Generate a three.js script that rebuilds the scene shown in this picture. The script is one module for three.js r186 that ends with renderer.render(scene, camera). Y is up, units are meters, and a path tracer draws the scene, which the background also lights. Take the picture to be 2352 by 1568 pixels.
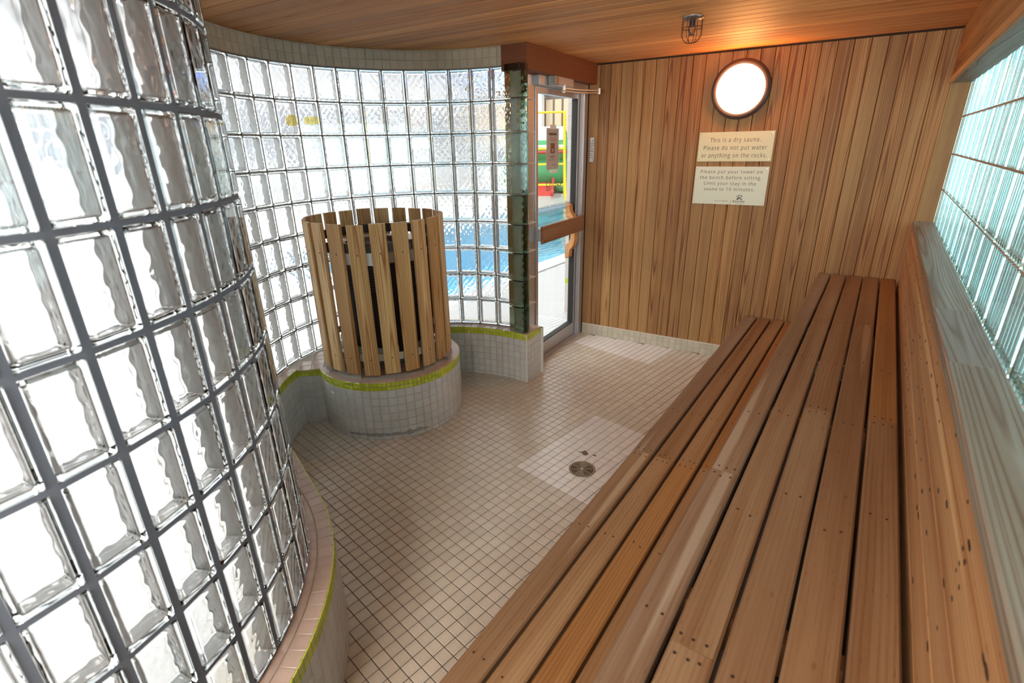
import * as THREE from 'three';
import { mergeGeometries } from 'three/addons/utils/BufferGeometryUtils.js';
import { RoundedBoxGeometry } from 'three/addons/geometries/RoundedBoxGeometry.js';
import { RectAreaLightUniformsLib } from 'three/addons/lights/RectAreaLightUniformsLib.js';
import { FontLoader } from 'three/addons/loaders/FontLoader.js';

// ------------------------------------------------------------------ camera, sky, large lights, exposure
const scene = new THREE.Scene();
RectAreaLightUniformsLib.init();
const camera = new THREE.PerspectiveCamera(2 * Math.atan(784 / 1162.43) * 180 / Math.PI, 2352 / 1568, 0.02, 120);
camera.matrixAutoUpdate = true;
{
  const m = new THREE.Matrix4().makeBasis(new THREE.Vector3(0.819563, -0.019266, -0.572664), new THREE.Vector3(-0.191884, 0.932499, -0.305984), new THREE.Vector3(0.539904, 0.360658, 0.760545));
  camera.quaternion.setFromRotationMatrix(m);
  camera.position.set(0, 1.66, 0);
}
camera.focus = 3.2; camera.userData.fStop = 4;
const renderer = new THREE.WebGLRenderer({ antialias: true });
renderer.toneMapping = THREE.LinearToneMapping;
renderer.toneMappingExposure = 1.68;
renderer.shadowMap.enabled = true;
scene.background = new THREE.Color().setRGB(4.2, 4.8, 5.0);          // even overcast sky outside the building
const HALL_Y = 5.2, HALL_LIGHT = 3.2, LAMP_POWER = 1.0, STRIP = 138;
const hallPanels = [];
for (const x of [-5.2, -9.6, -13.6]) for (const z of [1.2, -3.6, -8.4, -13.2, -17.6]) hallPanels.push([x, z]);
for (const [x, z] of hallPanels) {
  const l = new THREE.RectAreaLight(new THREE.Color(1, 0.985, 0.96), z > 0 ? HALL_LIGHT * 4.5 : HALL_LIGHT, 2.2, 2.6);      // the row nearest the glass is the brightest
  l.position.set(x, HALL_Y - 0.1, z); l.rotation.x = -Math.PI / 2; scene.add(l);
}

// ------------------------------------------------------------------ helpers
const V = (x, y, z) => new THREE.Vector3(x, y, z);
const D2R = Math.PI / 180;
let seed = 20240611;
const rnd = () => { seed = (seed + 0x6d2b79f5) | 0; let t = Math.imul(seed ^ (seed >>> 15), 1 | seed); t = (t + Math.imul(t ^ (t >>> 7), 61 | t)) ^ t; return ((t ^ (t >>> 14)) >>> 0) / 4294967296; };
const pick = (a) => a[Math.floor(rnd() * a.length) % a.length];
const taken = {};
const numbered = (name) => { const k = taken[name] = (taken[name] ?? -1) + 1; return k ? name + '_' + String(k).padStart(3, '0') : name; };
function shade(o) { o.castShadow = true; o.receiveShadow = true; return o; }
function tag(o, label, category, group, kind) { o.userData = { label, category }; if (group) o.userData.group = group; if (kind) o.userData.kind = kind; return o; }
function group(name, [x, y, z] = [0, 0, 0], turn = 0, parent = scene) {
  const g = new THREE.Group(); g.name = parent === scene ? numbered(name) : name; g.position.set(x, y, z); g.rotation.y = turn; parent.add(g); return g;
}
function part(name, geo, mat, parent = scene, [x, y, z] = [0, 0, 0], [rx, ry, rz] = [0, 0, 0]) {
  const m = shade(new THREE.Mesh(geo, mat)); m.name = parent === scene ? numbered(name) : name; m.position.set(x, y, z); m.rotation.set(rx, ry, rz); parent.add(m); return m;
}
const basis = (m, X, Y, Z) => { m.quaternion.setFromRotationMatrix(new THREE.Matrix4().makeBasis(V(...X), V(...Y), V(...Z))); return m; };
const structure = (o, label, category) => tag(o, label, category, null, 'structure');
const box = (w, h, d, x = 0, y = 0, z = 0) => { const g = new THREE.BoxGeometry(w, h, d); g.translate(x, y, z); return g; };
const merge = (a) => mergeGeometries(a.map((g) => { const n = g.index ? g.toNonIndexed() : g; for (const k of Object.keys(n.attributes)) if (!['position', 'normal', 'uv'].includes(k)) n.deleteAttribute(k); return n; }), false);
function fromTris(pos, uv) {
  const g = new THREE.BufferGeometry(); g.setAttribute('position', new THREE.Float32BufferAttribute(pos, 3));
  g.setAttribute('uv', new THREE.Float32BufferAttribute(uv ?? new Array(pos.length / 3 * 2).fill(0), 2)); g.computeVertexNormals(); return g;
}
// a solid strip along a plan curve: inner[] and outer[] are [x, z] points, from y0 to y1
function strip(inner, outer, y0, y1, closed = false) {
  const p = [], q = (a, b, c, d) => p.push(...a, ...b, ...c, ...a, ...c, ...d);
  const n = inner.length, at = (a, y) => [a[0], y, a[1]];
  for (let i = 0; i < n - (closed ? 0 : 1); i++) {
    const a = inner[i], b = inner[(i + 1) % n], c = outer[(i + 1) % n], d = outer[i];
    q(at(a, y1), at(b, y1), at(c, y1), at(d, y1)); q(at(d, y0), at(c, y0), at(b, y0), at(a, y0));
    q(at(a, y0), at(b, y0), at(b, y1), at(a, y1)); q(at(c, y0), at(d, y0), at(d, y1), at(c, y1));
  }
  if (!closed) { const [a, d] = [inner[0], outer[0]], [b, c] = [inner[n - 1], outer[n - 1]]; q(at(d, y0), at(a, y0), at(a, y1), at(d, y1)); q(at(b, y0), at(c, y0), at(c, y1), at(b, y1)); }
  return fromTris(p);
}
// prism over a plan polygon [[x, z], ...]
function prism(poly, y0, y1) {
  const s = new THREE.Shape(poly.map(([x, z]) => new THREE.Vector2(x, -z)));
  const g = new THREE.ExtrudeGeometry(s, { depth: y1 - y0, bevelEnabled: false }); g.rotateX(-Math.PI / 2); g.translate(0, y0, 0); return g;
}
function inside(poly, x, z) {
  let c = false;
  for (let i = 0, j = poly.length - 1; i < poly.length; j = i++) {
    const [xi, zi] = poly[i], [xj, zj] = poly[j];
    if ((zi > z) !== (zj > z) && x < (xj - xi) * (z - zi) / (zj - zi) + xi) c = !c;
  }
  return c;
}
// a board: section across x (width) and z (thickness, face at +z), length along y from 0; long edges chamfered; uv in metres
const boardCache = {};
function board(w, len, th, variant = 0, ch = 0.004) {
  const key = [w, len, th, variant, ch].map((v) => +v.toFixed(4)).join();
  if (boardCache[key]) return boardCache[key];
  const a = w / 2, b = th / 2, s = [[-a + ch, b], [a - ch, b], [a, b - ch], [a, -b], [-a, -b], [-a, b - ch]];
  const p = [], uv = []; let u = variant * 0.137 + 0.02; const v0 = variant * 0.413;
  for (let i = 0; i < 6; i++) {
    const [x0, z0] = s[i], [x1, z1] = s[(i + 1) % 6], l = Math.hypot(x1 - x0, z1 - z0), u1 = u + l;
    p.push(x0, 0, z0, x0, len, z0, x1, len, z1, x0, 0, z0, x1, len, z1, x1, 0, z1);
    uv.push(u, v0, u, v0 + len, u1, v0 + len, u, v0, u1, v0 + len, u1, v0); u = u1;
  }
  for (const [y, f] of [[0, 1], [len, -1]]) for (let i = 1; i < 5; i++) {
    const t = f > 0 ? [s[0], s[i], s[i + 1]] : [s[0], s[i + 1], s[i]];
    for (const [x, z] of t) { p.push(x, y, z); uv.push(variant * 0.137 + x, v0 + z); }
  }
  // the order above faces inward on the long sides: turn every triangle
  for (let i = 0; i < p.length; i += 9) { for (let k = 0; k < 3; k++) [p[i + 3 + k], p[i + 6 + k]] = [p[i + 6 + k], p[i + 3 + k]]; const j = i / 9 * 6; for (let k = 0; k < 2; k++) [uv[j + 2 + k], uv[j + 4 + k]] = [uv[j + 4 + k], uv[j + 2 + k]]; }
  return boardCache[key] = fromTris(p, uv);
}
// a tile: face up along +z, chamfered rim, no underside
const tileCache = {};
function tileGeo(w, h, d = 0.004, c = 0.0015) {
  const key = [w, h, d, c].join(); if (tileCache[key]) return tileCache[key];
  const a = w / 2, b = h / 2, p = [], q = (A, B, C, E) => p.push(...A, ...B, ...C, ...A, ...C, ...E);
  const r0 = [[-a, -b, 0], [a, -b, 0], [a, b, 0], [-a, b, 0]], r1 = r0.map(([x, y]) => [x, y, d - c]), r2 = [[-a + c, -b + c, d], [a - c, -b + c, d], [a - c, b - c, d], [-a + c, b - c, d]];
  for (let i = 0; i < 4; i++) { const j = (i + 1) % 4; q(r0[i], r0[j], r1[j], r1[i]); q(r1[i], r1[j], r2[j], r2[i]); }
  q(r2[0], r2[1], r2[2], r2[3]);
  const uv = []; for (let i = 0; i < p.length; i += 3) uv.push(p[i], p[i + 1]);
  return tileCache[key] = fromTris(p, uv);
}
function tube(points, r, seg = 24, rad = 8, closed = false) { return new THREE.TubeGeometry(new THREE.CatmullRomCurve3(points.map((p) => V(...p)), closed, 'catmullrom', 0.1), seg, r, rad, closed); }
const cyl = (r, h, n = 20, r2 = r) => new THREE.CylinderGeometry(r2, r, h, n);
const arc = (cx, cz, R, a0, a1, n) => Array.from({ length: n + 1 }, (_, i) => { const a = (a0 + (a1 - a0) * i / n) * D2R; return [cx + R * Math.cos(a), cz + R * Math.sin(a)]; });

// ------------------------------------------------------------------ noise and textures
const hash = (x, y, s) => { let h = Math.imul(x | 0, 374761393) ^ Math.imul(y | 0, 668265263) ^ Math.imul(s | 0, 1274126177); h = Math.imul(h ^ (h >>> 13), 1274126177); return ((h ^ (h >>> 16)) >>> 0) / 4294967296; };
function noise(x, y, s = 0, px = 0, py = 0) {
  let ix = Math.floor(x), iy = Math.floor(y); const fx = x - ix, fy = y - iy, u = fx * fx * (3 - 2 * fx), v = fy * fy * (3 - 2 * fy);
  const w = (i, n) => (n ? ((i % n) + n) % n : i);
  const a = hash(w(ix, px), w(iy, py), s), b = hash(w(ix + 1, px), w(iy, py), s), c = hash(w(ix, px), w(iy + 1, py), s), d = hash(w(ix + 1, px), w(iy + 1, py), s);
  return a + (b - a) * u + (c - a) * v + (a - b - c + d) * u * v;
}
const fbm = (x, y, s, o = 4) => { let t = 0, a = 0.5; for (let i = 0; i < o; i++, x *= 2.03, y *= 2.03, a *= 0.5) t += a * noise(x, y, s + i); return t; };
function dataTexture(W, H, f, srgb, repX, repY) {
  const d = new Uint8Array(W * H * 4);
  for (let y = 0; y < H; y++) for (let x = 0; x < W; x++) { const c = f(x / W, y / H), i = (y * W + x) * 4; for (let k = 0; k < 3; k++) d[i + k] = Math.max(0, Math.min(255, Math.round(255 * (c.length ? c[k] : c)))); d[i + 3] = 255; }
  const t = new THREE.DataTexture(d, W, H); t.magFilter = THREE.LinearFilter; t.minFilter = THREE.LinearFilter; t.wrapS = t.wrapT = THREE.MirroredRepeatWrapping;
  if (srgb) t.colorSpace = THREE.SRGBColorSpace; t.repeat.set(repX, repY); t.needsUpdate = true; return t;
}
// wood: 0.4 m across by 2.4 m along; kind 0 straight grain, 1 cathedral grain, 2 weathered
function woodPixel(kind, s) {
  return (U, Vv) => {
    const u = U * 0.4, v = Vv * 2.4;
    const fine = noise(u * 900, v * 14, s) * 0.5 + noise(u * 420, v * 6, s + 1) * 0.5;
    const streak = fbm(u * 38, v * 0.9, s + 5, 3);
    let line = 0;
    if (kind === 1) {
      const cell = Math.floor(u / 0.1), uc = (cell + 0.3 + 0.4 * hash(cell, 3, s)) * 0.1 + 0.02 * (noise(v * 1.3, cell, s + 8) - 0.5);
      const r = Math.hypot(u - uc, 0.012 + 0.05 * noise(v * 0.8, cell + 9.5, s + 2)) + 0.006 * fbm(u * 30, v * 2.2, s + 3, 2);
      const ph = (r * 150) % 1; line = Math.pow(Math.max(0, 1 - Math.abs(ph - 0.75) / 0.28), 1.4) * (0.5 + 0.5 * noise(u * 20, v * 1.2, s + 30));
    } else {
      const ph = (u * 85 + 2.6 * fbm(u * 9, v * 0.7, s + 4, 3) + 0.5 * noise(u * 40, v * 3, s + 6)) % 1; line = Math.pow(Math.max(0, 1 - Math.abs(ph - 0.6) / 0.34), 1.5) * (0.1 + 0.32 * noise(u * 16, v * 0.7, s + 31));
    }
    let dark = 0.2 * (1 - fine) + 0.68 * line + 0.5 * (0.55 - streak);
    if (kind === 2) { const sp = noise(u * 240, v * 26, s + 11); dark += sp > 0.9 ? (sp - 0.9) * 3 : 0; dark += 0.3 * (fbm(u * 12, v * 1.6, s + 12, 3) - 0.45); const sap = noise(u * 24, v * 0.35, s + 40); if (sap > 0.72) dark -= 0.55 * Math.min(1, (sap - 0.72) * 14); dark += 0.12; }
    dark = Math.max(-0.12, Math.min(1, dark + 0.1));
    return [1 - 0.42 * dark, 1 - 0.6 * dark, 1 - 0.74 * dark];
  };
}
const woodMaps = [woodPixel(0, 11), woodPixel(1, 47), woodPixel(2, 83), woodPixel(1, 131)].map((f) => dataTexture(512, 1024, f, true, 1 / 0.4, 1 / 2.4));
const woodMat = (r, g, b, k, rough = 0.62) => { const m = new THREE.MeshStandardMaterial({ map: woodMaps[k], roughness: rough, bumpMap: woodMaps[k], bumpScale: 0.0006 }); m.color.setRGB(r, g, b); return m; };
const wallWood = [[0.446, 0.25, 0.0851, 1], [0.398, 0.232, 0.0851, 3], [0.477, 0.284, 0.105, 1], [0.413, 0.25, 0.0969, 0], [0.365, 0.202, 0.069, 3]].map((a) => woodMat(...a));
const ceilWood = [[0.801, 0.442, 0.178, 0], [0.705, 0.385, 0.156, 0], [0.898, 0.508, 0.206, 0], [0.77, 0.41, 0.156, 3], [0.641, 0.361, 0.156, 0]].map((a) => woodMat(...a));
const benchWood = { grey: woodMat(0.335, 0.27, 0.205, 2, 0.5), tan: woodMat(0.37, 0.275, 0.175, 2, 0.5), pale: woodMat(0.42, 0.3, 0.17, 2, 0.5), orange: woodMat(0.4, 0.225, 0.085, 0, 0.5), brown: woodMat(0.345, 0.23, 0.13, 2, 0.5), deep: woodMat(0.33, 0.17, 0.07, 0, 0.5) };
const slatWood = [[0.799, 0.591, 0.272, 1], [0.75, 0.538, 0.229, 3], [0.847, 0.645, 0.329, 1], [0.678, 0.457, 0.2, 3]].map((a) => woodMat(...a, 0.5));
const redWood = woodMat(0.22, 0.075, 0.03, 0), backWood = [woodMat(0.64, 0.42, 0.21, 2), woodMat(0.68, 0.45, 0.23, 2), woodMat(0.6, 0.39, 0.2, 2)];
const sillWood = [woodMat(0.34, 0.35, 0.31, 1, 0.5), woodMat(0.31, 0.31, 0.3, 3, 0.5)];
const flat = (r, g, b, rough = 0.6, metal = 0, extra = {}) => { const m = new THREE.MeshPhysicalMaterial({ roughness: rough, metalness: metal, ...extra }); m.color.setRGB(r, g, b); return m; };
const grainTex = dataTexture(256, 256, (u, v) => 0.9 + 0.1 * noise(u * 128, v * 128, 5, 128, 128) - 0.08 * fbm(u * 6, v * 6, 9, 3), true, 1 / 0.12, 1 / 0.12);
const tiled = (r, g, b, rough = 0.32) => { const m = flat(r, g, b, rough); m.map = grainTex; return m; };
const floorTile = [[0.68, 0.615, 0.515], [0.64, 0.58, 0.49], [0.71, 0.645, 0.545], [0.66, 0.59, 0.485]].map((c) => tiled(...c, 0.3));
const patchTile = [[0.86, 0.83, 0.79], [0.83, 0.8, 0.77]].map((c) => tiled(...c, 0.28));
const whiteTile = [[0.72, 0.74, 0.72], [0.69, 0.7, 0.69], [0.75, 0.76, 0.74]].map((c) => tiled(...c, 0.2));
const limeTile = [[0.58, 0.68, 0.05], [0.53, 0.62, 0.035], [0.64, 0.73, 0.08]].map((c) => tiled(...c, 0.18));
const capTile = [[0.62, 0.47, 0.38], [0.58, 0.44, 0.36], [0.65, 0.5, 0.42]].map((c) => tiled(...c, 0.3));
const beigeTile = [[0.6, 0.55, 0.43], [0.56, 0.52, 0.41], [0.63, 0.58, 0.46]].map((c) => tiled(...c, 0.25));
const groutDark = flat(0.1, 0.085, 0.07, 0.95), groutPale = flat(0.62, 0.6, 0.54, 0.9), groutBrown = flat(0.32, 0.22, 0.16, 0.9);
const mortarBed = flat(0.9, 0.91, 0.9, 0.9), mortarBlue = flat(0.14, 0.165, 0.205, 0.9), mortarDark = flat(0.22, 0.21, 0.18, 0.9), mortarTan = flat(0.42, 0.29, 0.2, 0.9);
const alu = flat(0.62, 0.63, 0.66, 0.38, 0.85), aluDull = flat(0.5, 0.5, 0.52, 0.5, 0.6), steel = flat(0.66, 0.68, 0.68, 0.3, 0.9), darkSteel = flat(0.05, 0.05, 0.055, 0.45, 0.6), black = flat(0.015, 0.015, 0.015, 0.7);
const hallPaint = flat(0.62, 0.63, 0.64, 0.9), plaster = flat(0.8, 0.8, 0.78, 0.9), darkWoodBack = flat(0.03, 0.018, 0.01, 0.95), screwMat = flat(0.12, 0.1, 0.085, 0.5, 0.7), nailMat = flat(0.035, 0.02, 0.012, 0.8);

// wavy relief of the cast glass: 0.24 m square
const waveTex = dataTexture(512, 512, (u, v) => {
  const x = u * 0.24, y = v * 0.24, wx = 0.012 * (fbm(x * 30, y * 22, 3, 2) - 0.4), wy = 0.012 * (fbm(x * 22 + 9, y * 30, 7, 2) - 0.4);
  return 0.5 + 0.5 * (0.75 * Math.sin((x + wx) * 150 + 3.2 * noise(x * 26, y * 20, 15)) * Math.sin((y + wy) * 120 + 3 * noise(x * 20, y * 30, 19)) + 0.5 * (noise(x * 70, y * 55, 23) - 0.5));
}, false, 1 / 0.24, 1 / 0.24);
const glassMat = (r, g, b, dist, bump) => { const m = new THREE.MeshPhysicalMaterial({ transmission: 1, thickness: 0.09, ior: 1.5, roughness: 0.0, attenuationDistance: dist, bumpMap: bump ? waveTex : null, bumpScale: bump }); m.attenuationColor = new THREE.Color().setRGB(r, g, b); return m; };
const blockGlass = glassMat(0.9, 0.98, 0.95, 0.12, 0.0009), endGlass = glassMat(0.42, 0.54, 0.49, 0.08, 0.0006);
// hollow block: outer rounded box, inner cavity facing inward; wavy uv only on the inner front and back faces
function blockGeo(w, h, t, k) {
  const o = new RoundedBoxGeometry(w, h, t, 2, 0.007); o.setAttribute('uv', new THREE.Float32BufferAttribute(new Float32Array(o.attributes.position.count * 2), 2));
  const e = 0.008, i = new RoundedBoxGeometry(w - 2 * e, h - 2 * e, t - 2 * e, 1, 0.008);
  const p = i.attributes.position, n = i.attributes.normal, uv = new Float32Array(p.count * 2), q = [[0, 0], [0.055, 0.11], [0.13, 0.02], [0.02, 0.17]][k];
  for (let a = 0; a < p.count; a++) { const s = Math.sign(p.getZ(a)); uv[2 * a] = p.getX(a) + q[0] + (s < 0 ? 0.09 : 0); uv[2 * a + 1] = p.getY(a) + q[1]; }
  for (let a = 0; a < p.count; a += 3) { // cavity: turn triangles, flip normals
    const [x, y, z] = [p.getX(a + 1), p.getY(a + 1), p.getZ(a + 1)], u = [uv[2 * a + 2], uv[2 * a + 3]], N = [n.getX(a + 1), n.getY(a + 1), n.getZ(a + 1)];
    p.setXYZ(a + 1, p.getX(a + 2), p.getY(a + 2), p.getZ(a + 2)); p.setXYZ(a + 2, x, y, z); n.setXYZ(a + 1, n.getX(a + 2), n.getY(a + 2), n.getZ(a + 2)); n.setXYZ(a + 2, ...N);
    uv[2 * a + 2] = uv[2 * a + 4]; uv[2 * a + 3] = uv[2 * a + 5]; uv[2 * a + 4] = u[0]; uv[2 * a + 5] = u[1];
  }
  for (let a = 0; a < n.count; a++) n.setXYZ(a, -n.getX(a), -n.getY(a), -n.getZ(a));
  i.setAttribute('uv', new THREE.BufferAttribute(uv, 2));
  return merge([o, i]);
}

// ------------------------------------------------------------------ plan of the sauna
const CEIL = 2.245, KERB = 0.382, ROW = 0.194, ROWS = 9, GTOP = KERB + ROW * ROWS + 0.002;
const C1 = [-1.98, -1.975], C2 = [-1.92, 0.069];                  // centres of the niche and of the bulge
const R1 = 0.965, R2 = 0.95, K1 = 0.89, K2 = 1.025;               // glass face and kerb face radii
const A2 = -71.2, A1 = 108.8;                                     // where the straight piece touches the two arcs
const PED = [-2.47, -2.08], PEDR = 0.452;                         // tiled pedestal of the heater
const T4 = 0.0508, T2 = 0.0254;
const XD = [0.9978, -0.0663], ND = [0.0663, 0.9978];              // back wall: direction and normal in plan
const wallTurn = 3.8 * D2R, WALLO = [-0.277, 0, -4.1696];
const doorTurn = 93.8 * D2R, DOORO = [-1.838, 0, 0.122];

// kerb face path, left part then right part: samples [x, z, nx, nz]
const arcN = (c, R, a0, a1, n, out) => Array.from({ length: n + 1 }, (_, i) => { const a = (a0 + (a1 - a0) * i / n) * D2R, k = Math.cos(a), s = Math.sin(a); return [c[0] + R * k, c[1] + R * s, out * k, out * s]; });
const on = (c, R, a) => [c[0] + R * Math.cos(a * D2R), c[1] + R * Math.sin(a * D2R)];

// ------------------------------------------------------------------ floor
{
  const f = group('floor'); structure(f, 'beige and white mosaic tile floor of the sauna', 'floor');
  part('slab', prism([...arc(...C2, K2 - 0.1, 30, A2, 20), ...arc(...C1, K1 + 0.1, A1, 276, 30), [-1.95, -3.1], [-2.13, -3.1], [-2.16, -4.2], [0.3, -4.35], [0.3, 1.75], [-1.15, 1.75]], -0.0035, -0.0008), groutDark, f);
  const th = -8.707 * D2R, F = [-Math.sin(th) * -1, -Math.cos(th)], G = [Math.cos(th), -Math.sin(th)];
  const Fd = [Math.sin(th) * -1, -Math.cos(th)];                   // away from the camera
  const O = [-1.368, -1.939];
  const g = tileGeo(0.0474, 0.0474, 0.0025, 0.0012);
  const all = [];
  for (let i = -60; i < 60; i++) for (let j = -60; j < 60; j++) {
    const a = (i + 0.5) * T4, b = (j + 0.5) * T4, x = O[0] + Fd[0] * a + G[0] * b, z = O[1] + Fd[1] * a + G[1] * b;
    if (x > -0.5 || x < -2.9 || z > 0) continue;
    if (x * ND[0] + z * ND[1] < -4.172) continue;                  // back wall
    if (x * XD[0] + z * XD[1] < -1.865 && z < -2.9) continue;      // door sill
    const d1 = Math.hypot(x - C1[0], z - C1[1]), d2 = Math.hypot(x - C2[0], z - C2[1]), dp = Math.hypot(x - PED[0], z - PED[1]);
    if (d2 < K2 - 0.035 || dp < PEDR - 0.035) continue;
    if (z > -2.9 && x < -1.93 && d1 > K1 + 0.035) continue;
    if (z <= -2.9 && x < -1.93 && z > -3.05) continue;
    if (x < -2.72 && z < -1.66) continue;
    if (z > -0.9 && x < C2[0]) continue;
    const white = (i >= 0 && i < 15 && j >= 0 && j < 12) || (i >= 34 && j >= -12 - 1 && j < 2 + 0 && x * ND[0] + z * ND[1] < -3.72);
    all.push({ x, z, white, d: Math.hypot(x, z) });
  }
  // patch by the back wall: recomputed in the grid from its front right corner
  const gi = (x, z) => [((x - O[0]) * Fd[0] + (z - O[1]) * Fd[1]) / T4, ((x - O[0]) * G[0] + (z - O[1]) * G[1]) / T4];
  const c2 = gi(-1.233, -3.664).map(Math.round);
  for (const t of all) { const [i, j] = gi(t.x, t.z); t.white = (i > 0 && i < 15 && j > 0 && j < 12) || (i > c2[0] && j > c2[1] - 15 && j < c2[1]); t.m = t.white ? pick(patchTile) : pick(floorTile); }
  camera.updateMatrixWorld(); camera.updateProjectionMatrix();
  for (const t of all) { const v = V(t.x, 0, t.z).project(camera); if (Math.abs(v.x) > 1.02 || Math.abs(v.y) > 1.02 || v.z > 1 || t.x > -0.66 || Math.hypot(t.x - C2[0], t.z - C2[1]) < K2) t.d += 50; }   // the ones in view first
  all.sort((a, b) => a.d - b.d);
  const rest = new Map();
  all.forEach((t, k) => {
    if (k < 300) { part('tile', g, t.m, f, [t.x, -0.0008, t.z], [-Math.PI / 2, 0, -th * -1]); return; }
    const c = g.clone(); c.rotateZ(th * 1); c.rotateX(-Math.PI / 2); c.translate(t.x, -0.0008, t.z); (rest.get(t.m) ?? rest.set(t.m, []).get(t.m)).push(c);
  });
  const gs = [], ms = []; let start = 0; const big = [];
  for (const [m, a] of rest) { const q = merge(a); big.push(q); gs.push([start, q.attributes.position.count, ms.length]); start += q.attributes.position.count; ms.push(m); }
  const whole = merge(big); for (const [s, n, i] of gs) whole.addGroup(s, n, i);
  const r = part('tile_field', whole, ms, f); r.userData.kind = 'stuff';
  // chipped tile by the drain, patched with mortar
  const chip = (pts, x, z) => { const s = new THREE.Shape(pts.map(([a, b]) => new THREE.Vector2(a, b))); const q = new THREE.ExtrudeGeometry(s, { depth: 0.0011, bevelEnabled: false }); q.rotateX(-Math.PI / 2); part('mortar_patch', q, flat(0.16, 0.125, 0.1, 0.95), f, [x, 0.0012, z]); };
  chip([[-0.03, -0.012], [-0.012, 0.002], [-0.006, 0.022], [0.012, 0.018], [0.03, 0.004], [0.026, -0.02], [0.012, -0.026], [-0.004, -0.01]], -1.115, -2.262);
  chip([[-0.012, -0.004], [0.002, 0.007], [0.016, 0.001], [0.012, -0.008]], -1.052, -2.27);
}

// ------------------------------------------------------------------ ceiling
{
  const c = group('ceiling', [0, CEIL, 0], wallTurn); structure(c, 'brown tongue and groove wooden ceiling', 'ceiling');
  // outline of the room, out to the back of the glass walls, in the turned axes of the ceiling
  const world = [...arc(...C2, R2 - 0.1, 30, A2, 20), ...arc(...C1, R1 + 0.1, A1, 276, 40), [-1.95, -3.1], [-2.2, -3.1], [-2.25, -4.3], [0.42, -4.42], [0.42, 1.8], [-1.2, 1.8], [-1.2, 0.72]];
  const ct = Math.cos(wallTurn), st = Math.sin(wallTurn), own = world.map(([x, z]) => [x * ct - z * st, x * st + z * ct]);
  part('backing', prism(own, 0.0145, 0.16), darkWoodBack, c);
  for (let k = 0, z = 1.72; z > -4.19; z -= 0.1, k++) {
    let x0 = 9, x1 = -9;
    for (const zz of [z - 0.045, z, z + 0.045]) for (let x = -3.4; x < 0.6; x += 0.01) if (inside(own, x, zz)) { x0 = Math.min(x0, x); x1 = Math.max(x1, x); }
    if (x1 < x0) continue;
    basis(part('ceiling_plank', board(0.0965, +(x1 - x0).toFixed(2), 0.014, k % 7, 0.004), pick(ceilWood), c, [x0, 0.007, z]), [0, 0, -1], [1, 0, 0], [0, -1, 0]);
  }
}

// ------------------------------------------------------------------ back wall
{
  const w = group('wall_back', WALLO, wallTurn); structure(w, 'back wall of upright orange brown boards with the round lamp', 'wall');
  part('backing', box(2.75, 2.5, 0.2, -0.52, 1.2, -0.125), darkWoodBack, w);
  let k = 0;
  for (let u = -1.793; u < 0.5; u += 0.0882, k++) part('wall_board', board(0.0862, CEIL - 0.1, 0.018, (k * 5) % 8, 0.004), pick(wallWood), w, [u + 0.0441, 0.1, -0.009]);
  part('cornice_gap', box(2.3, 0.012, 0.004, -0.65, CEIL - 0.006, 0.001), darkWoodBack, w);
  const b = group('baseboard_back', WALLO, wallTurn); structure(b, 'two rows of beige tiles along the foot of the back wall', 'baseboard');
  part('core', box(2.28, 0.1, 0.016, -0.645, 0.05, 0.006), groutPale, b);
  for (let i = 0; i < 44; i++) for (let j = 0; j < 2; j++) part('tile', tileGeo(0.0488, 0.0475, 0.004, 0.0015), pick(beigeTile), b, [-1.758 + i * T4, 0.0245 + j * 0.0495, 0.0135]);
}

// ------------------------------------------------------------------ kerbs, pedestal and platform
function faceTiles(parent, x, z, nx, nz, cap, capTiles = true) {          // called per 2 inch step along a kerb face
  const t = Math.atan2(nx, nz), px = nz, pz = -nx;
  for (let r = 0; r < 7; r++) { const y0 = r ? 0.028 + (r - 1) * T4 : 0.001, h = r ? T4 : 0.027; if (y0 + h < KERB - 0.045) part('tile', tileGeo(0.0487, +(h - 0.0022).toFixed(4), 0.004, 0.0012), pick(whiteTile), parent, [x, y0 + h / 2, z], [0, t, 0]); }
  for (let r = 0; r < 2; r++) for (const s of [-1, 1]) part('lime_tile', tileGeo(0.0234, 0.0232, 0.004, 0.001), pick(limeTile), parent, [x + px * s * T2 / 2, KERB - 0.0127 - r * T2, z + pz * s * T2 / 2], [0, t, 0]);
  if (!capTiles) return;
  for (const [d, l] of cap) part('cap_tile', tileGeo(0.0487, l, 0.004, 0.0012), pick(capTile), parent, [x - nx * d, KERB - 0.004, z - nz * d], [-Math.PI / 2, 0, t]);
}
const CAPS = [[0.0245, 0.049], [0.0655, 0.027]];
function alongArc(c, R, a0, a1, out, f) { const n = Math.max(1, Math.round(Math.abs(a1 - a0) * D2R * R / T4)); for (let i = 0; i < n; i++) { const a = (a0 + (a1 - a0) * (i + 0.5) / n) * D2R; f(c[0] + R * Math.cos(a), c[1] + R * Math.sin(a), out * Math.cos(a), out * Math.sin(a)); } }
function alongLine(a, b, n0, f) { const l = Math.hypot(b[0] - a[0], b[1] - a[1]), n = Math.max(1, Math.round(l / T4)); for (let i = 0; i < n; i++) f(a[0] + (b[0] - a[0]) * (i + 0.5) / n, a[1] + (b[1] - a[1]) * (i + 0.5) / n, ...n0); }
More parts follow.
